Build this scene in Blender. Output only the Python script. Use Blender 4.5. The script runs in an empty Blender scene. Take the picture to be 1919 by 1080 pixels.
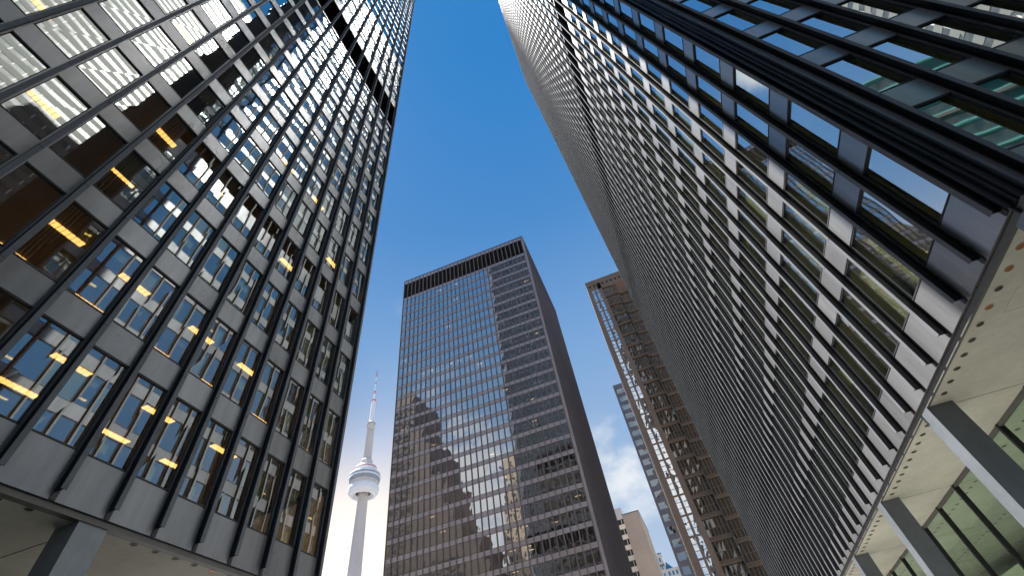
import bpy, math, random
from mathutils import Matrix, Vector
random.seed(11)
S = bpy.context.scene

# ------------------------------------------------------------------ camera
CR = ((0.92729394, 0.34678284, 0.14095253),
      (0.35069885, -0.67312745, -0.65108352),
      (-0.13090557, 0.65317769, -0.74580335))
CAMZ = 1.6
FPX = 848.66                                   # focal length in pixels of a 1919 wide frame
cam = bpy.data.cameras.new('camera')
camo = bpy.data.objects.new('camera', cam)
S.collection.objects.link(camo)
cam.sensor_width = 36.0
cam.lens = 36.0 * FPX / 1919.0
cam.clip_start = 0.1
cam.clip_end = 6000
m4 = Matrix(CR).to_4x4()
m4.translation = Vector((0, 0, CAMZ))
camo.matrix_world = m4
S.camera = camo

# ------------------------------------------------------------------ sun, sky, exposure
SUN_AZ = math.radians(13.0)                    # sun stands to the left (-X), a little ahead (+Y)
SUN_EL = math.radians(64.0)
sd = Vector((-math.cos(SUN_AZ) * math.cos(SUN_EL), math.sin(SUN_AZ) * math.cos(SUN_EL), math.sin(SUN_EL)))
sun = bpy.data.lights.new('sun', 'SUN')
sun.energy = 5.0
sun.angle = math.radians(0.53)
sun.color = (1.0, 0.965, 0.92)
suno = bpy.data.objects.new('sun', sun)
S.collection.objects.link(suno)
suno.rotation_euler = sd.to_track_quat('Z', 'Y').to_euler()
suno.location = (-60, 20, 160)

S.view_settings.view_transform = 'Standard'
S.view_settings.look = 'None'
S.view_settings.gamma = 1.0
S.view_settings.use_curve_mapping = False
S.view_settings.exposure = 2.0

W = bpy.data.worlds.new('World')
S.world = W
W.use_nodes = True
nt = W.node_tree
nt.nodes.clear()


class NT:
    """small helper for wiring nodes"""
    def __init__(s, tree): s.t = tree
    def n(s, kind, **kw):
        nd = s.t.nodes.new(kind)
        for k, v in kw.items(): setattr(nd, k, v)
        return nd
    def put(s, sock, v):
        if hasattr(v, 'is_output'): s.t.links.new(v, sock)
        else: sock.default_value = v
    def math(s, op, a, b=0.0, clamp=False):
        nd = s.n('ShaderNodeMath', operation=op, use_clamp=clamp)
        s.put(nd.inputs[0], a); s.put(nd.inputs[1], b)
        return nd.outputs[0]
    def dot(s, a, v):
        nd = s.n('ShaderNodeVectorMath', operation='DOT_PRODUCT')
        s.put(nd.inputs[0], a); s.put(nd.inputs[1], v)
        return nd.outputs['Value']
    def mix(s, f, a, b, blend='MIX'):
        nd = s.n('ShaderNodeMix', data_type='RGBA', blend_type=blend)
        s.put(nd.inputs[0], f); s.put(nd.inputs[6], a); s.put(nd.inputs[7], b)
        return nd.outputs[2]
    def ramp(s, f, a, b, c=0.0, d=1.0):
        nd = s.n('ShaderNodeMapRange', interpolation_type='SMOOTHSTEP')
        s.put(nd.inputs[0], f)
        for i, v in enumerate((a, b, c, d)): nd.inputs[i + 1].default_value = v
        return nd.outputs[0]
    def noise(s, vec, scale, detail=4, rough=0.5):
        nd = s.n('ShaderNodeTexNoise')
        if vec is not None: s.put(nd.inputs['Vector'], vec)
        nd.inputs['Scale'].default_value = scale
        nd.inputs['Detail'].default_value = detail
        nd.inputs['Roughness'].default_value = rough
        return nd.outputs['Fac']


w = NT(nt)
sky = w.n('ShaderNodeTexSky', sky_type='NISHITA', sun_disc=False)
sky.sun_elevation = SUN_EL
sky.sun_rotation = math.atan2(sd.x, sd.y)
sky.altitude = 100
sky.air_density = 1.0
sky.dust_density = 0.6
sky.ozone_density = 2.2
SKY_S = 0.06
HAZE = 0.00008
geo = w.n('ShaderNodeTexCoord').outputs['Generated']
hs = w.n('ShaderNodeHueSaturation')
hs.inputs['Saturation'].default_value = 1.12
hs.inputs['Value'].default_value = 1.0
w.put(hs.inputs['Color'], sky.outputs[0])
sep = w.n('ShaderNodeSeparateXYZ'); w.put(sep.inputs[0], geo)
rampn = w.n('ShaderNodeValToRGB')
w.put(rampn.inputs[0], sep.outputs['Z'])
stops = [(0.0, (0.66, 0.72, 0.80)), (0.40, (0.35, 0.51, 0.74)), (0.63, (0.19, 0.39, 0.70)), (0.83, (0.05, 0.25, 0.61)), (0.97, (0.005, 0.21, 0.59))]
el = rampn.color_ramp.elements
while len(el) < len(stops): el.new(0.5)
for e_, (p_, c_) in zip(el, stops):
    e_.position = p_; e_.color = c_ + (1,)
clear = w.mix(1.0, rampn.outputs[0], (4.17, 4.17, 4.17, 1), 'MULTIPLY')
col = w.mix(0.06, clear, hs.outputs[0])
side = w.math('MULTIPLY', w.ramp(w.math('MULTIPLY', sep.outputs['X'], -1.0), 0.42, 0.62), 0.75)
col = w.mix(side, col, (0.13, 0.98, 2.4, 1))
# warm bright air low down, round the far end of the street
g = w.dot(geo, (-0.575, 0.785, 0.232))
gl = w.math('POWER', w.math('MAXIMUM', g, 0.0), 27.0)
col = w.mix(w.math('MULTIPLY', gl, 0.80, True), col, (4.4, 4.0, 4.0, 1))
gl2 = w.math('POWER', w.math('MAXIMUM', w.dot(geo, (-0.571, 0.77, 0.285)), 0.0), 70.0)
col = w.mix(w.math('MULTIPLY', gl2, 1.0, True), col, (7.0, 5.9, 4.7, 1))
# fair weather clouds, only in a few patches of the sky
warp = w.n('ShaderNodeVectorMath', operation='MULTIPLY')
w.put(warp.inputs[0], geo); warp.inputs[1].default_value = (1, 1, 1.7)
cn = w.noise(warp.outputs[0], 7.0, 9, 0.58)
def patch(d, power, amount):
    v = Vector(d).normalized()
    return w.math('MULTIPLY', w.math('POWER', w.math('MAXIMUM', w.dot(geo, tuple(v)), 0.0), power), amount)
msk = patch((-0.455, 0.385, 0.803), 300, 1.8)
for d, p, a in (((-0.035, 0.912, 0.405), 160, 0.62), ((-0.40, 0.62, 0.67), 90, 0.13), ((0.0, -0.92, 0.38), 22, 0.8), ((-0.45, -0.84, 0.3), 22, 0.7),
                ((-0.75, -0.6, 0.25), 10, 0.6)):
    msk = w.math('ADD', msk, patch(d, p, a))
den = w.math('ADD', cn, w.math('MULTIPLY', msk, 0.34))
cl = w.math('MULTIPLY', w.ramp(den, 0.60, 0.86), w.math('MINIMUM', w.math('MULTIPLY', msk, 1.6), 1.0))
col = w.mix(w.math('MULTIPLY', cl, 0.9, True), col, (4.0, 4.1, 4.2, 1))
bg = w.n('ShaderNodeBackground')
w.put(bg.inputs[0], col)
bg.inputs[1].default_value = SKY_S
wo = w.n('ShaderNodeOutputWorld')
nt.links.new(bg.outputs[0], wo.inputs[0])

cy = S.cycles
cy.caustics_reflective = True
cy.caustics_refractive = False
cy.blur_glossy = 3.0
cy.max_bounces = 8
cy.glossy_bounces = 5
cy.diffuse_bounces = 3
cy.transparent_max_bounces = 10
cy.sample_clamp_indirect = 6.0


# ------------------------------------------------------------------ materials
def mat(name):
    m = bpy.data.materials.new(name)
    m.use_nodes = True
    m.node_tree.nodes.clear()
    t = NT(m.node_tree)
    out = t.n('ShaderNodeOutputMaterial')
    return m, t, out.inputs[0]


def principled(t, base, rough=0.5, metal=0.0, spec=0.5, normal=None):
    p = t.n('ShaderNodeBsdfPrincipled')
    t.put(p.inputs['Base Color'], base)
    t.put(p.inputs['Roughness'], rough)
    p.inputs['Metallic'].default_value = metal
    p.inputs['Specular IOR Level'].default_value = spec
    if normal is not None: t.put(p.inputs['Normal'], normal)
    return p.outputs[0]


def bump(t, h, strength, dist):
    b = t.n('ShaderNodeBump')
    b.inputs['Strength'].default_value = strength
    b.inputs['Distance'].default_value = dist
    t.put(b.inputs['Height'], h)
    return b.outputs[0]


def wpos(t): return t.n('ShaderNodeNewGeometry').outputs['Position']


def scaled(t, v, sc):
    nd = t.n('ShaderNodeVectorMath', operation='MULTIPLY')
    t.put(nd.inputs[0], v); nd.inputs[1].default_value = sc
    return nd.outputs[0]


def m_plain(name, c, rough=0.6, var=0.15, scale=0.5, spec=0.5, metal=0.0, bumpd=0.0, stretch=(1, 1, 1), streak=False):
    m, t, o = mat(name)
    p = scaled(t, wpos(t), stretch)
    n1 = t.noise(p, scale, 5, 0.6)
    n2 = t.noise(p, scale * 9, 3, 0.6)
    f = t.math('ADD', t.math('MULTIPLY', n1, 0.7), t.math('MULTIPLY', n2, 0.3))
    f = t.ramp(f, 0.3, 0.7)
    c = tuple(c) + (1,)
    lo = tuple(x * (1 - var) for x in c[:3]) + (1,)
    hi = tuple(min(1, x * (1 + var)) for x in c[:3]) + (1,)
    nrm = bump(t, n2, 0.5, bumpd) if bumpd else None
    cc = t.mix(f, lo, hi)
    if streak:      # rain streaks and slight differences from panel to panel
        sk = t.ramp(t.noise(scaled(t, wpos(t), (2.2, 2.2, 0.16)), 1.0, 3, 0.55), 0.25, 0.75, 0.86, 1.08)
        rnd = t.n('ShaderNodeObjectInfo').outputs['Random']
        k = t.math('MULTIPLY', sk, t.math('ADD', t.math('MULTIPLY', rnd, 0.16), 0.92))
        cb = t.n('ShaderNodeCombineColor')
        for i in range(3): t.put(cb.inputs[i], k)
        cc = t.mix(1.0, cc, cb.outputs[0], 'MULTIPLY')
    r = t.math('ADD', t.math('MULTIPLY', n1, 0.16), rough - 0.08)
    t.put(o, principled(t, cc, r, metal, spec, nrm))
    return m


def m_glass(name, tint, f0, wav=0.010, scale=0.9, rough=0.015, refl=(1, 1, 1)):
    """single pane: mirror part by Schlick, the rest see-through with the tint of the glass"""
    m, t, o = mat(name)
    p = wpos(t)
    h = t.math('ADD', t.noise(p, scale, 1, 0.4), t.math('MULTIPLY', t.noise(p, scale * 0.33, 0, 0.4), 1.6))
    nrm = bump(t, h, 1.0, wav)
    gm = t.n('ShaderNodeNewGeometry')
    c = t.math('ABSOLUTE', t.dot(gm.outputs['Incoming'], nrm))
    x = t.math('POWER', t.math('SUBTRACT', 1.0, c, True), 5.0)
    fac = t.math('ADD', f0, t.math('MULTIPLY', x, 1.0 - f0), True)
    tr = t.n('ShaderNodeBsdfTransparent'); tr.inputs[0].default_value = tuple(tint) + (1,)
    gs = t.n('ShaderNodeBsdfGlossy'); gs.inputs['Color'].default_value = tuple(refl) + (1,)
    gs.inputs['Roughness'].default_value = rough
    t.put(gs.inputs['Normal'], nrm)
    mx = t.n('ShaderNodeMixShader')
    t.put(mx.inputs[0], fac); t.put(mx.inputs[1], tr.outputs[0]); t.put(mx.inputs[2], gs.outputs[0])
    t.put(o, mx.outputs[0])
    return m


def m_emit(name, c, s):
    m, t, o = mat(name)
    e = t.n('ShaderNodeEmission')
    e.inputs[0].default_value = tuple(c) + (1,)
    e.inputs[1].default_value = s
    t.put(o, e.outputs[0])
    m.cycles.emission_sampling = 'NONE'
    return m


M = {}
M['steel'] = m_plain('dark_steel_paint', (0.245, 0.246, 0.252), 0.29, 0.12, 0.35, 0.5, 0.56, 0.0004, (1, 1, 0.35), True)
M['fin'] = m_plain('shaded_web_paint', (0.022, 0.022, 0.024), 0.45, 0.2, 0.6, 0.4, 0.2)  # near black: the shade on the fin sides is put into the colour
M['flange'] = m_plain('sunlit_flange_paint', (0.125, 0.132, 0.145), 0.85, 0.15, 0.6, 0.05, 0.0)  # lighter copy of the fin paint, sunlit edges put into the colour
M['colpaint'] = m_plain('column_steel_paint', (0.17, 0.188, 0.205), 0.42, 0.16, 0.5, 0.5, 0.4)
M['steelM'] = m_plain('bronze_flare_steel_paint', (0.56, 0.48, 0.48), 0.45, 0.12, 0.2, 0.5, 0.55)  # lighter and warmer than the near towers, partly flare put into the colour
M['finM'] = m_plain('bronze_flare_mullion_paint', (0.24, 0.20, 0.20), 0.45, 0.12, 0.2, 0.5, 0.5)  # part of this tone is the warm flare, mixed into the paint
M['louvreM'] = m_plain('bronze_louvre', (0.20, 0.18, 0.19), 0.6, 0.2, 0.6, 0.3)
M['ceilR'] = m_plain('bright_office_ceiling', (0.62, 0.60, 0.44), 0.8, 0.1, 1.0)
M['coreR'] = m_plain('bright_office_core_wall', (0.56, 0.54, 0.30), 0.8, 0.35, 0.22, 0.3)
M['pave'] = m_plain('lobby_bounce_granite', (0.27, 0.265, 0.25), 0.5, 0.1, 0.6)  # pale so that the unseen lobby floor throws light upward
M['gasket'] = m_plain('black_gasket', (0.012, 0.012, 0.013), 0.6, 0.1, 2)
M['fascia'] = m_plain('bronze_fascia', (0.10, 0.095, 0.085), 0.5, 0.15, 0.6)
M['louvre'] = m_plain('dark_louvre', (0.022, 0.021, 0.020), 0.7, 0.2, 2, 0.2)
M['glassL'] = m_glass('bronze_glass', (0.50, 0.43, 0.33), 0.48, 0.006, 0.36, refl=(0.94, 1.0, 0.97))
M['glassR'] = m_glass('grey_green_glass', (0.66, 0.68, 0.50), 0.64, 0.005, 0.5, refl=(0.92, 0.98, 1.0))
M['glassM'] = m_glass('bronze_tower_glass', (0.50, 0.40, 0.28), 0.55, 0.010, 0.45)
M['glassB'] = m_glass('sky_glass', (0.3, 0.33, 0.33), 0.85, 0.05, 0.6)
M['lobby'] = m_glass('green_lobby_glass', (0.86, 0.99, 0.90), 0.04, 0.002, 0.5)
M['soffit'] = m_plain('plaster_soffit', (0.49, 0.475, 0.40), 0.8, 0.13, 0.45, 0.3, 0, 0.002)
M['hole'] = m_plain('downlight_recess', (0.03, 0.018, 0.010), 0.6, 0.3, 3)
M['copper'] = m_plain('copper_reflector', (0.50, 0.16, 0.03), 0.35, 0.2, 4, 0.5, 0.6)
M['rim'] = m_plain('downlight_rim', (0.35, 0.32, 0.26), 0.5, 0.1, 3)
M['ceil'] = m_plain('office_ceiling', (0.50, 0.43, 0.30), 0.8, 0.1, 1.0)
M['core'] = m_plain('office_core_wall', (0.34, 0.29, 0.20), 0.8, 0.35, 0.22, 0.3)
M['blind'] = m_plain('window_blind_cloth', (0.42, 0.42, 0.30), 0.8, 0.12, 1.2)
M['lamp'] = m_emit('office_lamp', (1.0, 0.62, 0.20), 1.4)
M['lampw'] = m_emit('office_lamp_pale', (1.0, 0.80, 0.50), 0.9)
M['granite'] = m_plain('plaza_granite', (0.12, 0.115, 0.11), 0.7, 0.2, 0.4)
M['trav'] = m_plain('travertine', (0.58, 0.60, 0.42), 0.6, 0.12, 0.8, 0.4, 0, 0, (1, 1, 5))
M['white'] = m_plain('white_marble', (0.17, 0.175, 0.168), 0.75, 0.05, 0.3, 0.15)
M['concrete'] = m_plain('pale_concrete', (0.62, 0.56, 0.53), 0.85, 0.10, 0.05, 0.2, 0, 0, (1, 1, 0.3))
M['podwhite'] = m_plain('white_pod_cladding', (0.82, 0.82, 0.84), 0.5, 0.04, 0.1)
M['podband'] = m_plain('grey_pod_glazing', (0.30, 0.32, 0.38), 0.3, 0.2, 0.2)
M['podred'] = m_plain('red_pod_stripe', (0.62, 0.10, 0.08), 0.5, 0.1, 0.2)
M['brown'] = m_plain('brown_granite', (0.34, 0.245, 0.19), 0.55, 0.14, 0.3, 0.5)
M['brownlite'] = m_plain('brown_ledge_granite', (0.27, 0.20, 0.145), 0.55, 0.14, 0.5)
M['slate'] = m_plain('blue_grey_cladding', (0.20, 0.20, 0.24), 0.5, 0.14, 0.3)
M['beige'] = m_plain('beige_precast', (0.60, 0.49, 0.38), 0.85, 0.07, 0.12, 0.2, 0, 0, (1, 1, 1.6))
M['beigelite'] = m_plain('white_precast', (0.74, 0.70, 0.64), 0.85, 0.05, 0.2)
M['darkglass'] = m_plain('dark_window_glass', (0.03, 0.032, 0.036), 0.06, 0.3, 0.4, 0.8)
M['bluroof'] = m_plain('blue_glass_roof', (0.05, 0.24, 0.42), 0.2, 0.25, 0.3)
M['fwglass'] = m_plain('banded_tower_glass', (0.07, 0.08, 0.085), 0.3, 0.4, 0.4, 0.5)
M['glassD'] = m_glass('dim_glass', (0.25, 0.20, 0.15), 0.22, 0.02, 0.5, refl=(1.0, 0.9, 0.78))
M['blindR'] = m_plain('pale_green_blind', (0.50, 0.54, 0.30), 0.8, 0.10, 1.2)
M['umber'] = m_plain('umber_stone', (0.11, 0.08, 0.065), 0.6, 0.2, 0.1)
M['glassS'] = m_glass('blue_grey_glass', (0.2, 0.2, 0.22), 0.30, 0.03, 0.4, refl=(0.8, 0.92, 1.0))
M['teal'] = m_plain('teal_glass', (0.03, 0.16, 0.19), 0.12, 0.35, 0.25, 0.8)
M['tealite'] = m_plain('teal_fin', (0.18, 0.50, 0.47), 0.4, 0.1, 0.5)
M['leaf'] = m_plain('leaf_green', (0.10, 0.26, 0.03), 0.5, 0.4, 6)
M['pot'] = m_plain('clay_pot', (0.30, 0.16, 0.09), 0.7, 0.1, 6)
M['screen'] = m_plain('blue_art_panel', (0.02, 0.20, 0.30), 0.4, 0.9, 3)


# ------------------------------------------------------------------ mesh helpers
COL = S.collection


class MB:
    def __init__(s): s.v = []; s.f = []; s.mi = []; s.mats = []
    def m(s, mt):
        if mt not in s.mats: s.mats.append(mt)
        return s.mats.index(mt)
    def quad(s, a, b, c, d, mt):
        k = len(s.v)
        s.v += [a, b, c, d]; s.f.append((k, k + 1, k + 2, k + 3)); s.mi.append(s.m(mt))
    def poly(s, pts, mt):
        k = len(s.v)
        s.v += list(pts); s.f.append(tuple(range(k, k + len(pts)))); s.mi.append(s.m(mt))
    def box(s, fr, u0, u1, n0, n1, z0, z1, mt, skip=''):
        """fr maps (u, n, z) to the world; skip drops faces among 'b' (back, n0) 't' 'o'(under)"""
        k = len(s.v)
        s.v += [fr(u, n, z) for z in (z0, z1) for n in (n0, n1) for u in (u0, u1)]
        F = {'o': (2, 3, 1, 0), 't': (5, 7, 6, 4), 'b': (1, 5, 4, 0), 'f': (6, 7, 3, 2), 'l': (4, 6, 2, 0), 'r': (3, 7, 5, 1)}
        i = s.m(mt)
        for c, q in F.items():
            if c not in skip:
                s.f.append(tuple(k + x for x in q)); s.mi.append(i)
    def build(s, name, parent=None, origin=(0, 0, 0), smooth=False, fix=True):
        if not s.f: return None
        me = bpy.data.meshes.new(name)
        ox, oy, oz = origin
        me.from_pydata([(x - ox, y - oy, z - oz) for x, y, z in s.v], [], s.f)
        for mt in s.mats: me.materials.append(mt)
        me.polygons.foreach_set('material_index', s.mi)
        if smooth: me.polygons.foreach_set('use_smooth', [True] * len(s.f))
        me.update()
        o = bpy.data.objects.new(name, me)
        COL.objects.link(o)
        if parent is not None:
            o.parent = parent
            pl = parent['_base'] if '_base' in parent else (0, 0, 0)
            o.location = (ox - pl[0], oy - pl[1], oz - pl[2])
            o['_base'] = (ox, oy, oz)
        else:
            o.location = origin
            o['_base'] = (ox, oy, oz)
        return o


def xyz(u, n, z): return (u, n, z)


def thing(name, label, cat, loc, group=None):
    e = bpy.data.objects.new(name, None)
    COL.objects.link(e)
    e.location = loc
    e.empty_display_size = 2
    e['_base'] = tuple(float(c) for c in loc)
    e['label'] = label; e['category'] = cat
    if group: e['group'] = group
    return e


def tag(o, label, cat, group=None):
    o['label'] = label; o['category'] = cat
    if group: o['group'] = group


def lathe(prof, cx, cy, mt, seg=48, mb=None, a0=0.0):
    mb = mb or MB()
    for (r0, z0), (r1, z1) in zip(prof[:-1], prof[1:]):
        for k in range(seg):
            a = a0 + 2 * math.pi * k / seg; b = a0 + 2 * math.pi * (k + 1) / seg
            mb.quad((cx + r0 * math.cos(a), cy + r0 * math.sin(a), z0), (cx + r0 * math.cos(b), cy + r0 * math.sin(b), z0),
                    (cx + r1 * math.cos(b), cy + r1 * math.sin(b), z1), (cx + r1 * math.cos(a), cy + r1 * math.sin(a), z1), mt)
    return mb


def project(p):
    d = (p[0], p[1], p[2] - CAMZ)
    c = [sum(CR[i][j] * d[i] for i in range(3)) for j in range(3)]
    if c[2] > -0.05: return None
    return (959.5 - c[0] / c[2] * FPX, 540 + c[1] / c[2] * FPX)


def seen_area(pts):
    q = [project(p) for p in pts]
    if None in q: return 0
    cx = sum(a for a, b in q) / 4; cyy = sum(b for a, b in q) / 4
    if not (-30 < cx < 1950 and -30 < cyy < 1110): return 0
    return abs(sum(q[i][0] * q[(i + 1) % 4][1] - q[(i + 1) % 4][0] * q[i][1] for i in range(4))) / 2


# ------------------------------------------------------------------ steel and glass office towers
class Tower:
    GAP = 0.26; DEP = 0.25; FLW = 0.15
    stm, finm, flm, lvm, cem, com = M['steel'], M['fin'], M['flange'], M['louvre'], M['ceil'], M['core']

    def __init__(s, root, glass, lampmat, z_soffit, z_wall0, floors, louvres, z_roof, fin_z0):
        s.root = root; s.glass = glass; s.lampm = lampmat
        s.zs = z_soffit; s.zw = z_wall0; s.fl = floors; s.lv = louvres; s.zr = z_roof; s.fz = fin_z0
        s.base = tuple(root['_base'])
        s.wall = MB()                         # jambs, reveals, corner plates
        s.wins = []; s.spans = []; s.lvs = []
        s.w_rest = MB(); s.f_rest = MB(); s.p_rest = MB(); s.rear = MB()
        s.lamps = []; s.blinds = []

    def facade(s, fr, u_first, count, P, u_lo, u_hi, seen=True):
        """fr(u, n, z): n=0 is the wall plane, n>0 outside. Fins at u_first + k*P."""
        st, g = s.stm, s.GAP / 2
        bays = [(u_first + k * P, u_first + (k + 1) * P) for k in range(count - 1)]
        zones = sorted([(a, b, 'w') for a, b in s.fl] + [(a, b, 'l') for a, b in s.lv])
        # end strips beside the first and the last mullion
        s.wall.box(fr, u_lo, u_first, -0.25, -0.002, s.zw, s.zr, st)
        s.wall.box(fr, u_first + (count - 1) * P, u_hi, -0.25, -0.002, s.zw, s.zr, st)
        for (a, b) in bays:
            zprev = s.zw
            for z0, z1, kind in zones:
                s.spans.append((seen, fr, a + 0.006, b - 0.006, zprev, z0))
                if kind == 'w':
                    for (j0, j1) in ((a, a + g), (b - g, b)):
                        s.wall.box(fr, j0, j1, -0.10, -0.003, z0, z1, st)
                    s.wins.append((seen, fr, a + g, b - g, z0, z1))
                else:
                    for (j0, j1) in ((a, a + g), (b - g, b)):
                        s.wall.box(fr, j0, j1, -0.30, -0.003, z0, z1, st)
                    s.lvs.append((seen, fr, a + g, b - g, z0, z1))
                zprev = z1
            s.spans.append((seen, fr, a + 0.006, b - 0.006, zprev, s.zr))
        for k in range(count):
            u = u_first + k * P
            mb = MB() if seen else s.rear
            d, h = s.DEP, s.FLW / 2
            # I section: root flange, web, outer flange in storey-high lengths
            mb.box(fr, u - h, u + h, 0.0, 0.028, s.zw + 0.02, s.zr, s.finm, 'b')
            mb.box(fr, u - 0.012, u + 0.012, 0.028, d - 0.02, s.fz, s.zr, s.finm, 'b')
            cuts = [s.fz] + [z0 - 0.45 for z0, _ in s.fl[1:]] + [s.zr]
            if not seen: cuts = [s.fz, s.zr]
            for c0, c1 in zip(cuts[:-1], cuts[1:]):
                mb.box(fr, u - h, u + h, d - 0.02, d, c0, c1 - 0.02, s.flm)
            if seen:
                mb.build('mullion', s.root, s.base)

    def window(s, mb, fb, w):
        _, fr, a, b, z0, z1 = w
        j = lambda: -0.07 + random.uniform(-0.006, 0.006)
        mb.quad(fr(a, j(), z0), fr(b, j(), z0), fr(b, j(), z1), fr(a, j(), z1), s.glass if w[0] else M['glassD'])
        t, gk = 0.045, M['gasket']
        fb.box(fr, a, b, -0.09, 0.012, z0 - 0.002, z0 + t, gk, 'b')
        fb.box(fr, a, b, -0.09, -0.02, z1 - t, z1 + 0.002, gk, 'b')
        fb.box(fr, a - 0.002, a + 0.03, -0.09, -0.03, z0 + t, z1 - t, gk, 'b')
        fb.box(fr, b - 0.03, b + 0.002, -0.09, -0.03, z0 + t, z1 - t, gk, 'b')

    def panel(s, mb, p):
        _, fr, a, b, z0, z1 = p
        j = random.uniform(-0.0015, 0.0015)
        mb.box(fr, a, b, -0.20, -0.001 + j, z0 + 0.012, z1 - 0.012, s.stm, 'b')

    def louvre(s, mb, p):
        _, fr, a, b, z0, z1 = p
        mb.quad(fr(a, -0.22, z0), fr(b, -0.22, z0), fr(b, -0.22, z1), fr(a, -0.22, z1), M['gasket'])
        n = int((z1 - z0) / 0.22)
        for k in range(n):
            z = z0 + (k + 0.5) * (z1 - z0) / n
            mb.quad(fr(a, -0.04, z - 0.07), fr(b, -0.04, z - 0.07), fr(b, -0.18, z + 0.07), fr(a, -0.18, z + 0.07), s.lvm)

    def finish(s, n_lv=True):
        area = lambda w: seen_area([w[1](w[2], 0, w[4]), w[1](w[3], 0, w[4]), w[1](w[3], 0, w[5]), w[1](w[2], 0, w[5])]) if w[0] else 0
        for lst, name in ((s.wins, 'window'), (s.spans, 'spandrel_panel'), (s.lvs, 'louvre_panel')):
            order = sorted(range(len(lst)), key=lambda i: -area(lst[i]))
            single = [i for i in order[:100] if area(lst[i]) > 1.0]
            sset = set(single)
            rest = MB(); fr_rest = MB()
            for i, wdw in enumerate(lst):
                mb = MB() if i in sset else rest
                if name == 'window':
                    fb = MB() if i in sset else fr_rest
                    s.window(mb, fb, wdw)
                    if i in sset:
                        o = mb.build('window', s.root, s.base); fb.build('window_frame', o, s.base)
                else:
                    (s.panel if name == 'spandrel_panel' else s.louvre)(mb, wdw)
                    if i in sset: mb.build(name, s.root, s.base)
            o = rest.build(name, s.root, s.base)
            if o:
                o['kind'] = 'stuff'
                q = fr_rest.build('window_frame', o, s.base)
                if q: q['kind'] = 'stuff'
        s.wall.build('wall', s.root, s.base)
        o = s.rear.build('rear_mullion', s.root, s.base)
        if o: o['kind'] = 'stuff'
        for lst, name in ((s.lamps, 'ceiling_lamp'), (s.blinds, 'window_blind')):
            lst.sort(key=lambda e: -e[0])
            rest = MB()
            for i, (ar, fn) in enumerate(lst):
                mb = MB() if (i < 100 and ar > 0.5) else rest
                fn(mb)
                if mb is not rest: mb.build(name, s.root, s.base)
            o = rest.build(name, s.root, s.base)
            if o: o['kind'] = 'stuff'

    def interior(s, x0, x1, y0, y1, depth, tops):
        """floor slabs with ceilings and a core, inside the outline x0..x1, y0..y1"""
        mb = MB()
        e = 0.32
        zs = [s.zw] + [z1 for _, z1 in s.fl]
        nxt = [z0 for z0, _ in s.fl] + [s.zr]
        for zt, zb in zip(zs, nxt):
            if zb - zt < 0.2: continue
            mb.box(xyz, x0 + e, x1 - e, y0 + e, y1 - e, zt + 0.10, zb - 0.12, s.cem)
        mb.box(xyz, x0 + depth, x1 - depth, y0 + depth, y1 - depth, s.zw + 0.3, s.zr - 0.3, s.com)
        mb.box(xyz, x0 + 0.3, x1 - 0.3, y0 + 0.3, y1 - 0.3, s.zr - 0.3, s.zr - 0.05, M['steel'])
        mb.build('interior', s.root, s.base)

    def lights(s, fr, u0, u1, prob, P, rows=(1.3, 3.6, 5.6), ln=0.62, along=True):
        for i, (z0, z1) in enumerate(s.fl):
            p = prob(i)
            z = z1 + 0.09
            u = u0
            while u < u1:
                for r in rows:
                    if random.random() < p:
                        du, dn = (ln, 0.13) if along else (0.13, ln)
                        c = (u + random.uniform(-.25, .25), -r)
                        pts = [fr(c[0] - du, c[1], z), fr(c[0] + du, c[1], z), fr(c[0] + du, c[1] - 2 * dn, z), fr(c[0] - du, c[1] - 2 * dn, z)]
                        def fn(mb, c=c, du=du, dn=dn, z=z, fr=fr):
                            for q in (0, 1):          # twin tubes between thin louvre blades
                                n0 = c[1] - q * dn * 1.1
                                for g_ in range(7):
                                    w_ = 2 * du / 7
                                    mb.box(fr, c[0] - du + g_ * w_ + 0.012, c[0] - du + (g_ + 1) * w_ - 0.012, n0 - dn, n0, z - 0.035, z + 0.0, s.lampm)
                            mb.box(fr, c[0] - du - 0.03, c[0] + du + 0.03, c[1] - 2.1 * dn - 0.03, c[1] + 0.03, z - 0.012, z - 0.004, M['rim'])
                        s.lamps.append((seen_area(pts), fn))
                u += 2 * P
    def blind(s, prob, full=0.15, mt='blind', part=1.0):
        for w in s.wins:
            if not w[0]: continue
            ar = seen_area([w[1](w[2], 0, w[4]), w[1](w[3], 0, w[4]), w[1](w[3], 0, w[5]), w[1](w[2], 0, w[5])])
            if ar < 60 or random.random() > prob: continue
            a_ = w[2] + 0.02; b_ = w[3] - 0.02
            if random.random() < 0.6: b_ = a_ + (b_ - a_) * random.uniform(part, 1.0)
            h = 1.0 if random.random() < full else random.uniform(0.15, 0.6)
            def fn(mb, w=w, h=h, a_=a_, b_=b_):
                mb.box(w[1], a_, b_, -0.235, -0.22, w[5] - h * (w[5] - w[4] - 0.05), w[5] - 0.02, M[mt])
            s.blinds.append((ar, fn))


def fx(X, sgn):   # facade in a plane x = X, outward sgn
    return lambda u, n, z: (X + sgn * n, u, z)


def fy(Y, sgn):   # facade in a plane y = Y
    return lambda u, n, z: (u, Y + sgn * n, z)


def discs(root, base, spots, z, r=0.095, special=()):
    for k, (x, y) in enumerate(spots):
        mb = MB()
        lathe([(r, z - 0.012), (r + 0.012, z - 0.012), (r + 0.012, z + 0.002)], x, y, M['rim'], 20, mb)
        mb.poly([(x + r * math.cos(a), y + r * math.sin(a), z - 0.005) for a in [2 * math.pi * i / 20 for i in range(20)]],
                M['copper'] if k in special else M['hole'])
        mb.build('downlight', root, base)


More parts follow.
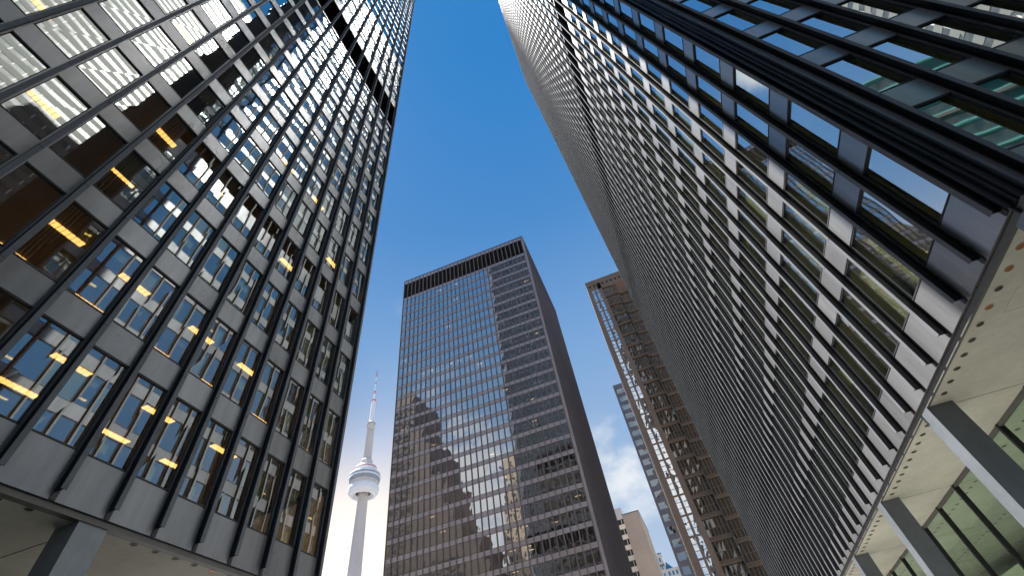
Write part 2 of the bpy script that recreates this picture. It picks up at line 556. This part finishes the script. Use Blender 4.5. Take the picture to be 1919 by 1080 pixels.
# ================================================================== GROUND
mb = MB()
mb.quad((-900, -900, 0), (900, -900, 0), (900, 900, 0), (-900, 900, 0), M['granite'])
gr = mb.build('ground'); gr['kind'] = 'structure'

# ================================================================== LEFT TOWER
XL, YL = -14.72, 18.03
WL, DL = 35.0, 74.0
rl = thing('office_tower', 'near dark steel tower on the left with many lit office ceilings', 'office tower', (XL - WL / 2, YL - DL / 2, 0))
base = rl['_base']
ZP = 0.2766 * 14.72
zsl = 6.575 + CAMZ
fl = []
for k in range(52):
    z0 = (0.5505 + 0.2766 * k) * 14.72 + CAMZ
    if k in (12, 13): continue
    fl.append((z0, z0 + 3.0))
lv = [(3.825 * 14.72 + CAMZ, 4.275 * 14.72 + CAMZ)]
TL = Tower(rl, M['glassL'], M['lamp'], zsl, 6.74 + CAMZ, fl, lv, 222.0, 6.98 + CAMZ)
PL = 1.524
frL = fx(XL, 1)
n_vis = 17
u0 = 4.15 - 7 * PL
TL.facade(frL, u0, n_vis, PL, u0, YL)
TL.facade(frL, u0 - 40 * PL, 41, PL, YL - DL, u0, seen=False)
frLb = fy(YL, 1)
TL.facade(frLb, XL - 0.2 - 22 * PL, 23, PL, XL - WL, XL, seen=False)
TL.interior(XL - WL, XL, YL - DL, YL, 8.0, None)
def pl(i): return 0.8 if i in (0, 1) else (0.6 if i in (2, 3) else (0.18 if i < 10 else 0.02))
TL.lights(frL, u0 + 0.8, YL - 0.5, pl, PL)
TL.blind(0.16)
TL.finish()
mb = MB()   # fascia, corner post, rear and side walls
mb.box(frL, YL - DL, YL, -0.3, -0.06, zsl, 6.73 + CAMZ, M['fascia'])
mb.box(frLb, XL - WL, XL - 0.3, -0.3, 0.0, zsl, 6.73 + CAMZ, M['fascia'])
mb.build('fascia', rl, base)
mb = MB()
mb.box(xyz, XL - WL, XL - 0.3, YL - DL, YL - DL + 0.3, zsl, 222, M['steel'])
mb.box(xyz, XL - WL, XL - WL + 0.3, YL - DL + 0.3, YL - 0.3, zsl, 222, M['steel'])
mb.build('rear_wall', rl, base)
mb = MB()
mb.box(xyz, XL - WL + 0.3, XL - 0.3, YL - DL + 0.3, YL - 0.3, zsl + 0.002, zsl + 0.15, M['soffit'])
for y in (8.58, -0.56, 17.6):       # open joints at the column lines
    mb.box(xyz, XL - 8, XL - 0.35, y - 0.012, y + 0.012, zsl - 0.004, zsl + 0.001, M['hole'])
mb.build('soffit', rl, base)
discs(rl, base, [(XL - 0.38, 8.55 + 0.375 + 0.75 * (k - 9.5)) for k in range(24) if k not in (8, 9, 10)], zsl, special=(12,))
for y in (8.56, -0.58, -9.7, 17.55):
    mb = MB()
    mb.box(xyz, XL - 0.95, XL - 0.10, y - 0.41, y + 0.41, 0, zsl - 0.003, M['colpaint'])
    mb.build('column', rl, base)
mb = MB()
mb.box(xyz, XL - 8, XL - 7.8, YL - DL + 6, YL - 5, 0.02, zsl - 0.01, M['trav'])
mb.build('lobby_wall', rl, base)

# ================================================================== RIGHT TOWER
XR, YR = 9.25, 8.71
WR, DR = 36.0, 62.0
rr = thing('office_tower', 'near dark steel tower on the right standing on black columns above a pale soffit', 'office tower', (XR + WR / 2, YR + DR / 2, 0))
base = rr['_base']
zsr = 6.85 + CAMZ
fl = []
for k in range(51):
    z0 = 8.42 + 4.012 * k + CAMZ
    if k in (12, 13): continue
    if z0 + 2.85 < 207: fl.append((z0, z0 + 2.84))
lv = [(58.4 + CAMZ, 64.8 + CAMZ)]
ZRR = 211.0
TR = Tower(rr, M['glassR'], M['lamp'], zsr, 7.03 + CAMZ, fl, lv, ZRR, 7.17 + CAMZ)
PR = 1.49
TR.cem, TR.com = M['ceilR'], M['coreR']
frR = fx(XR, -1)
frR2 = fy(YR, -1)
TR.facade(frR, 9.17, 42, PR, YR + 0.34, 9.17 + 41 * PR + 0.4)
PR2 = 1.524
TR.facade(frR2, 9.93, 10, PR2, XR + 0.34, 9.93 + 9 * PR2)
TR.facade(frR2, 9.93 + 10 * PR2, 13, PR2, 9.93 + 9 * PR2, XR + WR, seen=False)
YR1 = 9.17 + 41 * PR + 0.4
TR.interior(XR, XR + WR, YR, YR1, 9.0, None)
TR.lights(frR, 10, 60, lambda i: 0.10 if i < 3 else (0.05 if i < 8 else 0.012), PR, ln=0.4)
TR.lights(frR2, 10, 24, lambda i: 0.10 if i < 4 else 0.02, PR2, ln=0.4)
TR.blind(0.42, 0.5, 'blindR', 0.35)
TR.finish()
mb = MB()   # re-entrant corner of plates between the two faces
c = 0.34
for (a0, a1, b0, b1) in ((0.30, 0.34, 0.0, 0.36), (0.0, 0.30, 0.30, 0.34), (0.10, 0.15, 0.10, 0.15)):
    mb.box(xyz, XR + a0, XR + a1, YR + b0, YR + b1, zsr, ZRR, M['fin'])
mb.box(xyz, XR - 0.10, XR + 0.06, YR + 0.27, YR + 0.29, zsr + 0.2, ZRR, M['fin'])
mb.box(xyz, XR + 0.06, XR + 0.08, YR + 0.12, YR + 0.29, zsr + 0.2, ZRR, M['fin'])
mb.box(xyz, XR + 0.27, XR + 0.29, YR - 0.10, YR + 0.06, zsr + 0.2, ZRR, M['fin'])
mb.box(xyz, XR + 0.12, XR + 0.27, YR + 0.06, YR + 0.08, zsr + 0.2, ZRR, M['fin'])
mb.build('corner_post', rr, base)
mb = MB()
mb.box(frR, YR + 0.0, YR1, -0.16, -0.075, zsr, 7.02 + CAMZ, M['fascia'])
mb.box(frR2, XR + 0.16, XR + WR, -0.16, -0.075, zsr, 7.02 + CAMZ, M['fascia'])
mb.build('fascia', rr, base)
mb = MB()
mb.box(xyz, XR, XR + WR, YR1 - 0.25, YR1, zsr, ZRR, M['steel'])
mb.box(xyz, XR + WR - 0.3, XR + WR, YR, YR1 - 0.25, zsr, ZRR, M['steel'])
mb.build('rear_wall', rr, base)
mb = MB()
mb.box(xyz, XR + 0.16, XR + WR - 0.3, YR + 0.16, YR1 - 0.3, zsr + 0.004, zsr + 0.2, M['soffit'])
for k in range(7):
    y = 17.69 + 8.72 * k
    mb.box(xyz, XR + 0.9, XR + 9.5, y - 0.010, y + 0.010, zsr, zsr + 0.003, M['hole'])
for (x0, x1, y0, y1) in ((10.2, 12.0, 12.88, 12.893), (10.2, 10.213, 11.9, 12.88), (12.0, 12.013, 11.9, 12.893), (10.2, 12.0, 11.9, 11.913)):
    mb.box(xyz, x0, x1, y0, y1, zsr + 0.001, zsr + 0.0035, M['rim'])      # access hatch
mb.build('soffit', rr, base)
colY = [17.74 + 8.65 * k for k in range(-1, 7)]
spots = []
for k in range(8):
    yb = colY[k]
    spots += [(XR + 0.44, yb + 0.72 * (j + 0.5) + 0.05) for j in range(12) if abs(yb + 0.72 * (j + 0.5) - yb) > 0.5][:10]
discs(rr, base, spots[:70], zsr, special=(1, 3, 0))
mb = MB()
for yb in colY:
    for j in range(12):
        for x in (13.6, 17.2, 20.8):
            y = yb + 0.72 * (j + 0.5)
            mb.poly([(x + 0.10 * math.cos(a), y + 0.10 * math.sin(a), zsr - 0.004) for a in [2 * math.pi * i / 12 for i in range(12)]], M['hole'])
o = mb.build('inner_downlight', rr, base); o['kind'] = 'stuff'
for yb in colY:
    mb = MB()
    mb.box(xyz, XR + 0.06, XR + 0.87, yb - 0.345, yb + 0.345, 0, zsr - 0.003, M['colpaint'])
    mb.build('column', rr, base)
# lobby: glazing set back behind the columns
XG = 12.57
gm_y = [YR + 3.3 + 0.03] + [y + d for y in colY for d in (0.15, 2.97, 5.85)]
gm_y = sorted([17.9, 20.62, 24.0, 26.4, 29.18, 32.1, 35.0, 37.8, 40.9, 43.7, 46.5, 49.5, 52.3, 55, 58, 61, 64, 67] + [15.2, 12.4])
for y in gm_y:
    mb = MB()
    mb.box(xyz, XG - 0.11, XG + 0.11, y - 0.06, y + 0.06, 0, zsr - 0.008, M['gasket'])
    mb.build('lobby_mullion', rr, base)
for ya, yb in zip(gm_y[:-1], gm_y[1:]):
    mb = MB()
    mb.quad((XG, ya + 0.06, 0.05), (XG, yb - 0.06, 0.05), (XG, yb - 0.06, zsr - 0.12), (XG, ya + 0.06, zsr - 0.12), M['lobby'])
    mb.build('lobby_glass', rr, base)
mb = MB()
mb.box(xyz, XG - 0.07, XG + 0.07, gm_y[0], gm_y[-1], zsr - 0.12, zsr - 0.001, M['fascia'])
mb.build('lobby_head_frame', rr, base)
mb = MB()
mb.box(xyz, 19.5, 26, 20.0, 31.0, 0.01, zsr - 1.1, M['trav'])
mb.box(xyz, 19.5, 26, 36.0, 52.0, 0.01, zsr - 1.1, M['trav'])
mb.box(xyz, 18.6, 26, 18.5, 33.0, zsr - 1.0, zsr - 0.01, M['soffit'])
mb.build('lobby_wall', rr, base)
mb = MB()
mb.box(xyz, XR - 1.5, XR + WR, YR - 1.5, YR1 + 1, 0.004, 0.03, M['pave'])
mb.box(xyz, 12.8, 44, YR + 3, YR1 - 3, 0.03, 0.06, M['soffit'])  # unseen pale floor, added to bounce light into the lobby and soffit
mb.build('lobby_bounce_floor', rr, base)

mb = MB()
mb.box(xyz, 19.40, 19.47, 24.3, 26.2, 3.7, 5.3, M['gasket'], '')
mb.box(xyz, 19.385, 19.40, 24.38, 26.12, 3.78, 5.22, M['screen'])
sc = mb.build('wall_panel', None, (19.4, 25.2, 4.5))
tag(sc, 'small blue patterned panel on the pale lobby wall behind green glass at lower right', 'art panel')

# plant on the first floor of the right tower, just inside the glass
pz = fl[0][0] - 0.10
pp = thing('potted_plant', 'leafy green potted plant inside the right tower window near the lit yellow ceiling lamp', 'plant', (XR + 0.8, 14.45, pz))
pb = pp['_base']
mb = lathe([(0.0, pz), (0.16, pz), (0.22, pz + 0.42), (0.20, pz + 0.42), (0.19, pz + 0.36), (0, pz + 0.36)], pb[0], pb[1], M['pot'], 20)
mb.build('pot', pp, pb)
mb = MB(); mf = MB()
for k in range(9):
    a = random.uniform(0, 6.28); ln = random.uniform(0.9, 1.75); lean = random.uniform(0.1, 0.40)
    tip = None
    for q in range(7):
        t0, t1 = q / 7, (q + 1) / 7
        P0 = Vector((pb[0] + math.cos(a) * lean * t0 ** 1.5, pb[1] + math.sin(a) * lean * 1.4 * t0 ** 1.5, pz + 0.36 + ln * t0))
        P1 = Vector((pb[0] + math.cos(a) * lean * t1 ** 1.5, pb[1] + math.sin(a) * lean * 1.4 * t1 ** 1.5, pz + 0.36 + ln * t1))
        for r in range(4):
            b0 = r * math.pi / 2; b1 = b0 + math.pi / 2; rr0 = 0.012
            off = lambda b: Vector((math.cos(b) * rr0, math.sin(b) * rr0, 0))
            mb.quad(tuple(P0 + off(b0)), tuple(P0 + off(b1)), tuple(P1 + off(b1)), tuple(P1 + off(b0)), M['pot'])
        if q >= 2:
            for _ in range(4):
                b = random.uniform(0, 6.28); L = random.uniform(0.14, 0.26)
                dv = Vector((math.cos(b), math.sin(b), random.uniform(-0.3, 0.6))).normalized() * L
                sv = dv.cross(Vector((0, 0, 1))).normalized() * L * 0.22
                mf.quad(tuple(P1), tuple(P1 + dv * 0.5 + sv), tuple(P1 + dv), tuple(P1 + dv * 0.5 - sv), M['leaf'])
mb.build('stem', pp, pb); mf.build('foliage', pp, pb)

# ================================================================== MIDDLE TOWER
YM = 93.5
XM0, XM1 = -59.4, -13.05
rm = thing('office_tower', 'bronze glass tower between the two near towers with a dark louvred crown', 'office tower', ((XM0 + XM1) / 2, YM + 20, 0))
base = rm['_base']
PM = 0.01633 * YM
zcap0, zcap1 = 1.3055 * YM + CAMZ, 1.388 * YM + CAMZ
ZRM = 1.4035 * YM + CAMZ
fl = []
pm = 0.04075 * YM
k = 0
while True:
    zt = 1.2975 * YM - 0.50 - k * pm + CAMZ
    if zt < 12: break
    fl.append((zt - (pm - 1.02), zt)); k += 1
fl.sort()
zwm = fl[0][0] - 1.6
TM = Tower(rm, M['glassM'], M['lampw'], zwm, zwm, fl, [(zcap0, zcap1)], ZRM, zwm + 0.2)
TM.DEP = 0.22
TM.stm, TM.finm, TM.flm, TM.lvm = M['steelM'], M['finM'], M['finM'], M['louvreM']
frM = fy(YM, -1)
um = -0.6365 * YM
TM.facade(frM, um, 31, PM, XM0, XM1 - 0.02)
frM2 = fx(XM1, 1)
TM.facade(frM2, YM + 0.45, 27, PM, YM + 0.02, YM + 0.45 + 26 * PM + 0.4)
YM1 = YM + 0.45 + 26 * PM + 0.4
TM.interior(XM0, XM1, YM, YM1, 9.0, None)
TM.lights(frM, XM0 + 1, XM1 - 1, lambda i: 0.40 if i in (29, 19) else (0.07 if i in (28, 27, 20, 21, 8, 9, 4) else 0.045), PM, rows=(1.2, 3.4))
TM.finish()
mb = MB()
mb.box(xyz, XM0, XM1, YM1 - 0.3, YM1, zwm, ZRM, M['steel'])
mb.box(xyz, XM0, XM0 + 0.3, YM + 0.3, YM1 - 0.3, zwm, ZRM, M['steel'])
mb.build('rear_wall', rm, base)
mb = MB()
mb.box(xyz, XM0 - 0.02, XM1 + 0.02, YM - 0.05, YM + 0.4, ZRM, ZRM + 0.35, M['fin'])
mb.box(xyz, XM1 - 0.4, XM1 + 0.05, YM + 0.4, YM1, ZRM, ZRM + 0.35, M['fin'])
mb.build('coping', rm, base)
mb = MB()
mb.box(xyz, XM0 + 1, XM1 - 1, YM + 1, YM1 - 1, 0, zwm, M['darkglass'])
mb.build('lobby', rm, base)

# ================================================================== COMMUNICATIONS TOWER
CX, CY = -400.0, 558.0
ct = thing('communications_tower', 'slender pale concrete tower with round pod and antenna, left of the bronze tower', 'tower', (CX, CY, 0))
base = ct['_base']
mb = MB()   # three-legged tapering shaft
lv_ = [(0, 28, 9.5), (60, 19, 8.8), (130, 12.8, 8.0), (219, 9.6, 7.1), (300, 7.8, 6.4), (335, 7.3, 6.1), (440, 5.6, 4.8)]
def ring(z, leg, core):
    pts = []
    for k in range(3):
        a = math.radians(20 + 120 * k)
        for (da, r) in ((-0.30 * core / leg, leg), (0.30 * core / leg, leg), (math.radians(60) - 0.25, core * 0.80), (math.radians(60) + 0.25, core * 0.80)):
            pts.append((CX + r * math.cos(a + da), CY + r * math.sin(a + da), z))
    return pts
rs = [ring(*l) for l in lv_]
for r0, r1 in zip(rs[:-1], rs[1:]):
    n = len(r0)
    for i in range(n):
        mb.quad(r0[i], r0[(i + 1) % n], r1[(i + 1) % n], r1[i], M['concrete'])
mb.build('shaft', ct, base)
mb = MB()
pw, pbn, prd = M['podwhite'], M['podband'], M['podred']
lathe([(10.5, 327), (14.5, 323.5), (18.5, 324.5), (21.3, 328.5), (21.8, 333), (21.0, 337.0), (20.0, 338)], CX, CY, pw, 64, mb)
mb.build('radome', ct, base, smooth=True)
mb = MB()
lathe([(20.0, 338), (20.6, 339), (20.6, 343.2)], CX, CY, M['concrete'], 64, mb)
lathe([(20.6, 343.2), (21.6, 343.4), (22.2, 346.5), (22.2, 348.3)], CX, CY, pbn, 64, mb)
lathe([(22.2, 348.3), (22.7, 348.6), (22.7, 350.8)], CX, CY, pw, 64, mb)
lathe([(22.7, 350.8), (22.2, 351), (22.2, 353.6)], CX, CY, pbn, 64, mb)
lathe([(22.2, 353.6), (22.5, 353.8), (22.0, 355.6), (16.2, 358.5)], CX, CY, pw, 64, mb)
lathe([(16.2, 358.5), (16.2, 363.5)], CX, CY, pw, 64, mb)
lathe([(16.3, 363.5), (16.3, 364.9)], CX, CY, prd, 64, mb)
lathe([(16.2, 364.9), (15.2, 367.5), (9.0, 370.5), (0, 371)], CX, CY, pw, 64, mb)
mb.build('pod', ct, base)
mb = MB()
lathe([(8.8, 371.2), (8.8, 377.5), (7.4, 380), (0, 380.5)], CX, CY, M['concrete'], 40, mb)
mb.build('pod_roof_drum', ct, base)
mb = MB()
lathe([(5.2, 431), (6.4, 437), (7.4, 440.5), (7.4, 444.5), (5.5, 446.5), (0, 447)], CX, CY, M['concrete'], 40, mb)
lathe([(7.45, 440.8), (7.45, 442.4)], CX, CY, pbn, 40, mb)
mb.build('sky_pod', ct, base)
mb = MB()
lathe([(3.9, 447), (3.4, 488)], CX, CY, pw, 24, mb)
lathe([(3.4, 488), (3.9, 488.4), (3.9, 490.2), (1.6, 491)], CX, CY, prd, 24, mb)
lathe([(1.6, 491), (1.5, 506)], CX, CY, pw, 16, mb)
lathe([(2.4, 506), (2.2, 508.6)], CX, CY, prd, 16, mb)
lathe([(1.1, 508.6), (1.0, 526)], CX, CY, pw, 16, mb)
lathe([(1.4, 526), (1.4, 528.5), (0.8, 529)], CX, CY, prd, 16, mb)
lathe([(0.8, 529), (0.7, 541)], CX, CY, pw, 12, mb)
lathe([(0.9, 541), (0.7, 554), (0, 554.2)], CX, CY, prd, 12, mb)
mb.build('antenna', ct, base)

# ================================================================== BROWN TOWER
YB = 100.0
rb = thing('office_tower', 'brown granite tower with two columns of pale windows, half hidden behind the right tower', 'office tower', (12, YB + 15, 0))
base = rb['_base']
ZB = 1.0437 * YB + CAMZ
frB = fy(YB, -1)
pbk = 0.0388 * YB
tops = [0.985 * YB + CAMZ - k * pbk for k in range(27)]
tops = [t for t in tops if t - pbk > 3]
mw = MB()
cols = ((2.72, 3.58), (4.06, 4.90))
xs = [1.62, cols[0][0], cols[0][1], cols[1][0], cols[1][1], 6.0]
for a, b in ((xs[0], xs[1]), (xs[2], xs[3]), (xs[4], xs[5])):
    mw.box(frB, a, b, -0.6, 0.0, 0, ZB - 1.8, M['brown'])
zlast = ZB - 1.8
nw = 0
rest = MB()
for (a, b) in cols:
    zl = ZB - 1.8
    first = True
    for t in [ZB - 4.2] + tops:
        hgt = 1.9 if t > tops[0] else pbk - 0.34
        mw.box(frB, a, b, -0.5, -0.03, t, zl, M['brown'])
        o_mb = MB()
        j = lambda: -0.12 + random.uniform(-0.012, 0.012)
        o_mb.quad(frB(a, j(), t - hgt), frB(b, j(), t - hgt), frB(b, j(), t), frB(a, j(), t), M['glassB'])
        ob = o_mb.build('window', rb, base)
        fm = MB()
        for q in (0.33, 0.66):
            fm.box(frB, a, b, -0.11, -0.05, t - hgt * q - 0.03, t - hgt * q + 0.03, M['gasket'])
        fm.build('glazing_bar', ob, base)
        zl = t - hgt
    mw.box(frB, a, b, -0.5, -0.03, 0, zl, M['brown'])
mw.box(frB, xs[0], 34, -0.6, 0.02, ZB - 1.8, ZB, M['brown'])
mw.box(frB, xs[4], 34, -0.6, 0.0, 1.0 * YB + CAMZ, ZB - 1.8, M['brown'])
mw.box(xyz, xs[0], xs[0] + 0.4, YB + 0.6, YB + 34, 0, ZB, M['brown'])
mw.box(xyz, xs[0] + 0.4, 34, YB + 3.0, YB + 34, 0, ZB - 0.5, M['brown'])
for k in range(9):       # vent slots under the roof edge
    mw.box(frB, 2.4 + 1.35 * k, 3.0 + 1.35 * k, 0.0, 0.012, ZB - 2.9, ZB - 2.1, M['gasket'])
mw.build('wall', rb, base)
gb = MB(); lg = MB(); pr = MB(); g2 = MB(); l2 = MB()
zt1 = 1.0 * YB + CAMZ
pl2 = 0.0405 * YB
def baygrid(x0, x1, n0, ztop, gl, ld, nd):
    fr = frB
    step = (x1 - x0) / nd
    zz = ztop
    while zz > 4:
        zb = zz - pl2
        for k in range(nd):
            for (h0, h1) in ((zb + 0.9, zb + 2.3), (zb + 2.3, zz)):
                a, b = x0 + k * step, x0 + (k + 1) * step
                j = lambda: n0 + random.uniform(-0.03, 0.03)
                gl.quad(fr(a, j(), h0), fr(b, j(), h0), fr(b, j(), h1), fr(a, j(), h1), M['glassD'])
            ld.box(fr, x0 + k * step - 0.07, x0 + k * step + 0.07, n0, n0 + 0.22, zb + 0.35, zz, M['brownlite'])
        ld.box(fr, x0, x1, n0 - 0.5, n0 + 0.03, zb + 0.35, zb + 0.9, M['brown'])
        ld.box(fr, x0, x1, n0, n0 + 0.10, zb + 2.25, zb + 2.33, M['brownlite'])
        ld.box(fr, x0, x1, n0 - 0.5, n0 + 0.45, zb, zb + 0.35, M['brownlite'])
        zz = zb
baygrid(6.0, 10.1, -0.45, zt1, gb, lg, 6)
baygrid(10.15, 18.0, 0.25, 0.945 * YB + CAMZ, g2, l2, 11)
l2.box(frB, 10.05, 18.0, -0.6, 0.9, 0.945 * YB + CAMZ, 0.955 * YB + CAMZ, M['brownlite'])
gb.v += []
o = gb.build('bay_glass', rb, base); o['kind'] = 'stuff'
o = lg.build('bay_ledge', rb, base); o['kind'] = 'stuff'
o = g2.build('projecting_bay_glass', rb, base); o['kind'] = 'stuff'
o = l2.build('projecting_bay_ledge', rb, base); o['kind'] = 'stuff'
mb = MB()
mb.box(frB, 10.0, 10.14, 0.25, 0.95, 4, 0.945 * YB + CAMZ, M['white'])  # pale strip stands for the sun glint along the bay corner
mb.build('corner_glint_strip', rb, base)

# ================================================================== BLUE GREY TOWER behind it
YS = 170.0
rs_ = thing('office_tower', 'slim blue grey tower with wide windows, showing past the brown tower edge', 'office tower', (4, YS + 10, 0))
base = rs_['_base']
frS = fy(YS, -1)
ZS = 0.658 * YS + CAMZ
mb = MB()
xa, xb, xe = -1.95, -1.15, 2.3
mb.box(frS, xa, xb, -0.6, 0.0, 0, ZS, M['slate'])
mb.box(frS, xe, 14, -0.6, 0.0, 0, ZS, M['slate'])
pS = 0.0235 * YS
z = ZS - 2.3
mb.box(frS, xb, xe, -0.6, -0.02, z, ZS, M['slate'])
k = 0
while z > 6:
    b_ = MB()
    j = lambda: -0.15 + random.uniform(-0.03, 0.03)
    b_.quad(frS(xb, j(), z - 2.3), frS(xe, j(), z - 2.3), frS(xe, j(), z), frS(xb, j(), z), M['glassS'])
    b_.build('window', rs_, base)
    mb.box(frS, xb, xe, -0.6, -0.02, z - pS, z - 2.3, M['slate'])
    z -= pS
mb.box(frS, xb, xe, -0.6, -0.02, 0, z, M['slate'])
mb.box(xyz, xa, xa + 0.3, YS + 0.6, YS + 25, 0, ZS, M['slate'])
mb.box(xyz, xa + 0.3, 14, YS + 3, YS + 25, 0, ZS - 0.3, M['core'])
mb.build('wall', rs_, base)

# ================================================================== BEIGE BUILDING
YG = 194.0
bg_ = thing('apartment_building', 'beige building with blank side wall and white balcony bands, low beside the bronze tower', 'building', (-14, YG + 10, 0))
base = bg_['_base']
mb = MB()
zg = 0.3585 * (YG - 4) + CAMZ
gx0, gx1 = -0.0842 * (YG - 4), -0.0494 * (YG - 4)
mb.box(xyz, gx0, gx1, YG - 4, YG + 22, 0, zg, M['beige'])
mb.box(xyz, gx0 - 0.12, gx1 + 0.12, YG - 4.12, YG + 22.1, zg, zg + 0.35, M['slate'])
mb.build('side_wall', bg_, base)
mb = MB()
frG = fy(YG, -1)
w0, w1 = -0.135 * YG, gx0
zg2 = 0.374 * YG + CAMZ
mb.box(frG, w0, w1, -20, -0.6, 0, zg2 - 0.4, M['beigelite'])
mb.build('wing_wall', bg_, base)
pg = 0.0191 * YG
z = zg2 - 4.2
for k in range(16):
    b_ = MB(); b_.box(frG, w0, w1, -0.6, 0.25 if k else 0.0, z if k else z, z + 1.6 if k else zg2, M['beigelite'])
    b_.build('balcony_band', bg_, base)
    c_ = MB()
    c_.box(frG, w0, w1, -0.6, -0.35, z - pg + 1.6, z, M['darkglass'])
    c_.box(frG, w1 - 1.3, w1 - 1.1, -0.35, -0.2, z - pg + 1.6, z, M['beigelite'])
    c_.build('window', bg_, base)
    z -= pg

# ================================================================== FAR PALE BUILDING
YF = 300.0
pf = thing('stone_building', 'small pale stone building with a blue pyramid roof, farthest away at the bottom', 'building', (-7, YF + 8, 0))
base = pf['_base']
frF = fy(YF, -1)
mb = MB()
zf1 = 0.2745 * YF + CAMZ; zf2 = 0.2475 * YF + CAMZ; zf3 = 0.2565 * YF + CAMZ
mb.box(frF, -0.058 * YF, -0.0346 * YF, -14, 0.0, 0, zf1, M['beigelite'])
mb.box(frF, -0.0346 * YF, 0.01 * YF, -14, 0.4, 0, zf2, M['beigelite'])
mb.box(frF, -0.058 * YF, -0.0346 * YF, 0.0, 0.5, zf3 - 0.8, zf3, M['white'])
mb.box(frF, -0.042 * YF, -0.0344 * YF, -6, 0.2, zf1, zf1 + 0.6, M['slate'])
mb.build('wall', pf, base)
for k in range(6):
    for r in range(4):
        b_ = MB()
        x = -0.0328 * YF + k * 2.1
        b_.box(frF, x, x + 1.1, 0.38, 0.43, zf2 - 3.4 - r * 3.8, zf2 - 1.4 - r * 3.8, M['bluroof'])
        b_.build('window', pf, base)
for r in range(4):
    b_ = MB(); b_.box(frF, -0.0415 * YF, -0.0385 * YF, -0.02, 0.03, zf3 - 4.0 + 5.5 - r * 3.8, zf3 - 2.0 + 5.5 - r * 3.8, M['bluroof']); b_.build('window', pf, base)
mb = MB()
ax, ay, az = -0.0320 * YF, YF + 4.0, 0.263 * YF + CAMZ
q0 = (-0.0346 * YF, YF - 0.3, zf2 + 0.01); q1 = (-0.0214 * YF, YF - 0.3, zf2 + 0.01)
q2 = (-0.0214 * YF, YF + 9, zf2 + 0.01); q3 = (-0.0346 * YF, YF + 9, zf2 + 0.01)
for a, b in ((q0, q1), (q1, q2), (q2, q3), (q3, q0)):
    mb.poly([a, b, (ax, ay, az)], M['bluroof'])
mb.build('roof', pf, base)

# ================================================================== TOWERS ACROSS THE STREET AND BEHIND, seen in the glass
XF = 82.0
fw = thing('office_tower', 'tall white banded tower mirrored in the upper left windows', 'office tower', (XF + 25, -6, 0))
base = fw['_base']
mb = MB(); wb = MB()
z = 12.0
mb.box(xyz, XF, XF + 50, -36, 24, 0, 12, M['white'])
while z < 290:
    mb.box(xyz, XF, XF + 50, -36, 24, z + 1.75, z + 3.9, M['white'])
    wb.box(xyz, XF + 0.06, XF + 49.94, -35.94, 23.94, z, z + 1.75, M['fwglass'], 'to')
    z += 3.9
for k in range(21):
    y = -36 + 3.0 * k
    mb.box(xyz, XF + 0.02, XF + 0.3, y - 0.14 + (0.2 if k == 0 else 0), y + 0.14, 12, 290, M['beigelite'])
mb.box(xyz, XF, XF + 50, -36, 24, z, 297, M['white'])
mb.build('wall', fw, base)
o = wb.build('ribbon_window', fw, base); o['kind'] = 'stuff'

tt = thing('office_tower', 'teal glass tower with pale fins mirrored in the windows at the upper right corner', 'office tower', (100, -55, 0))
base = tt['_base']
mb = MB(); fb = MB()
mb.box(xyz, 64, 140, -75, -40, 0, 88, M['teal'])
mb.build('glass_wall', tt, base)
for k in range(22):
    fb.box(xyz, 63.8, 140.2, -40.0, -39.6, 4 * k + 3.0, 4 * k + 3.45, M['tealite'])
    fb.box(xyz, 63.6, 64, -75, -40, 4 * k + 3.0, 4 * k + 3.45, M['tealite'])
fb.box(xyz, 63.9, 140, -40.02, -39.5, 70.0, 70.9, M['white'])
fb.build('spandrel_fin', tt, base)

st_ = thing('office_tower', 'dark stepped tower mirrored in the left half of the bronze tower', 'office tower', (-170, -70, 0))
base = st_['_base']
mb = MB()
for x0, x1, h in ((-260, -136, 204), (-136, -128.5, 172), (-128.5, -123, 161), (-123, -114, 138), (-114, -110, 118), (-110, -104, 107), (-104, -95, 96), (-95, -90, 84)):
    mb.box(xyz, x0, x1, -90, -50, 0, h, M['umber'])
mb.build('wall', st_, base)
wb = MB()
for k in range(48):
    wb.box(xyz, -259, -137, -50.01, -49.98, 4 * k + 4, 4 * k + 6, M['darkglass'])
for k in range(22):
    wb.box(xyz, -135.5, -104.5, -50.01, -49.98, 4 * k + 4, 4 * k + 6, M['darkglass'])
wb.build('ribbon_window', st_, base)

bt = thing('office_tower', 'pale stone tower mirrored low in the middle of the bronze tower', 'office tower', (-80, -92, 0))
base = bt['_base']
mb = MB()
mb.box(xyz, -91, -70, -105, -80, 0, 119, M['beige'])
mb.box(xyz, -87.5, -70, -105, -80.1, 119, 150, M['beige'])
mb.build('wall', bt, base)
wb = MB()
for k in range(36):
    for q in range(8):
        wb.box(xyz, -90 + 2.5 * q, -88.9 + 2.5 * q, -80.0, -79.97, 4 * k + 4, 4 * k + 5.8, M['fwglass'])
o = wb.build('window', bt, base); o['kind'] = 'stuff'

# ================================================================== HAZE over the city
hm = bpy.data.materials.new('haze'); hm.use_nodes = True; hm.node_tree.nodes.clear()
ht = NT(hm.node_tree)
pv = ht.n('ShaderNodeVolumePrincipled')
pv.inputs['Color'].default_value = (0.97, 0.93, 0.90, 1)
pv.inputs['Density'].default_value = HAZE
pv.inputs['Anisotropy'].default_value = -0.6
ho = ht.n('ShaderNodeOutputMaterial'); hm.node_tree.links.new(pv.outputs[0], ho.inputs['Volume'])
mb = MB(); mb.box(xyz, -910, 910, -910, 910, -1.0, 570, hm)
hz = mb.build('haze'); hz['kind'] = 'stuff'

for o in list(S.objects):
    if '_base' in o: del o['_base']
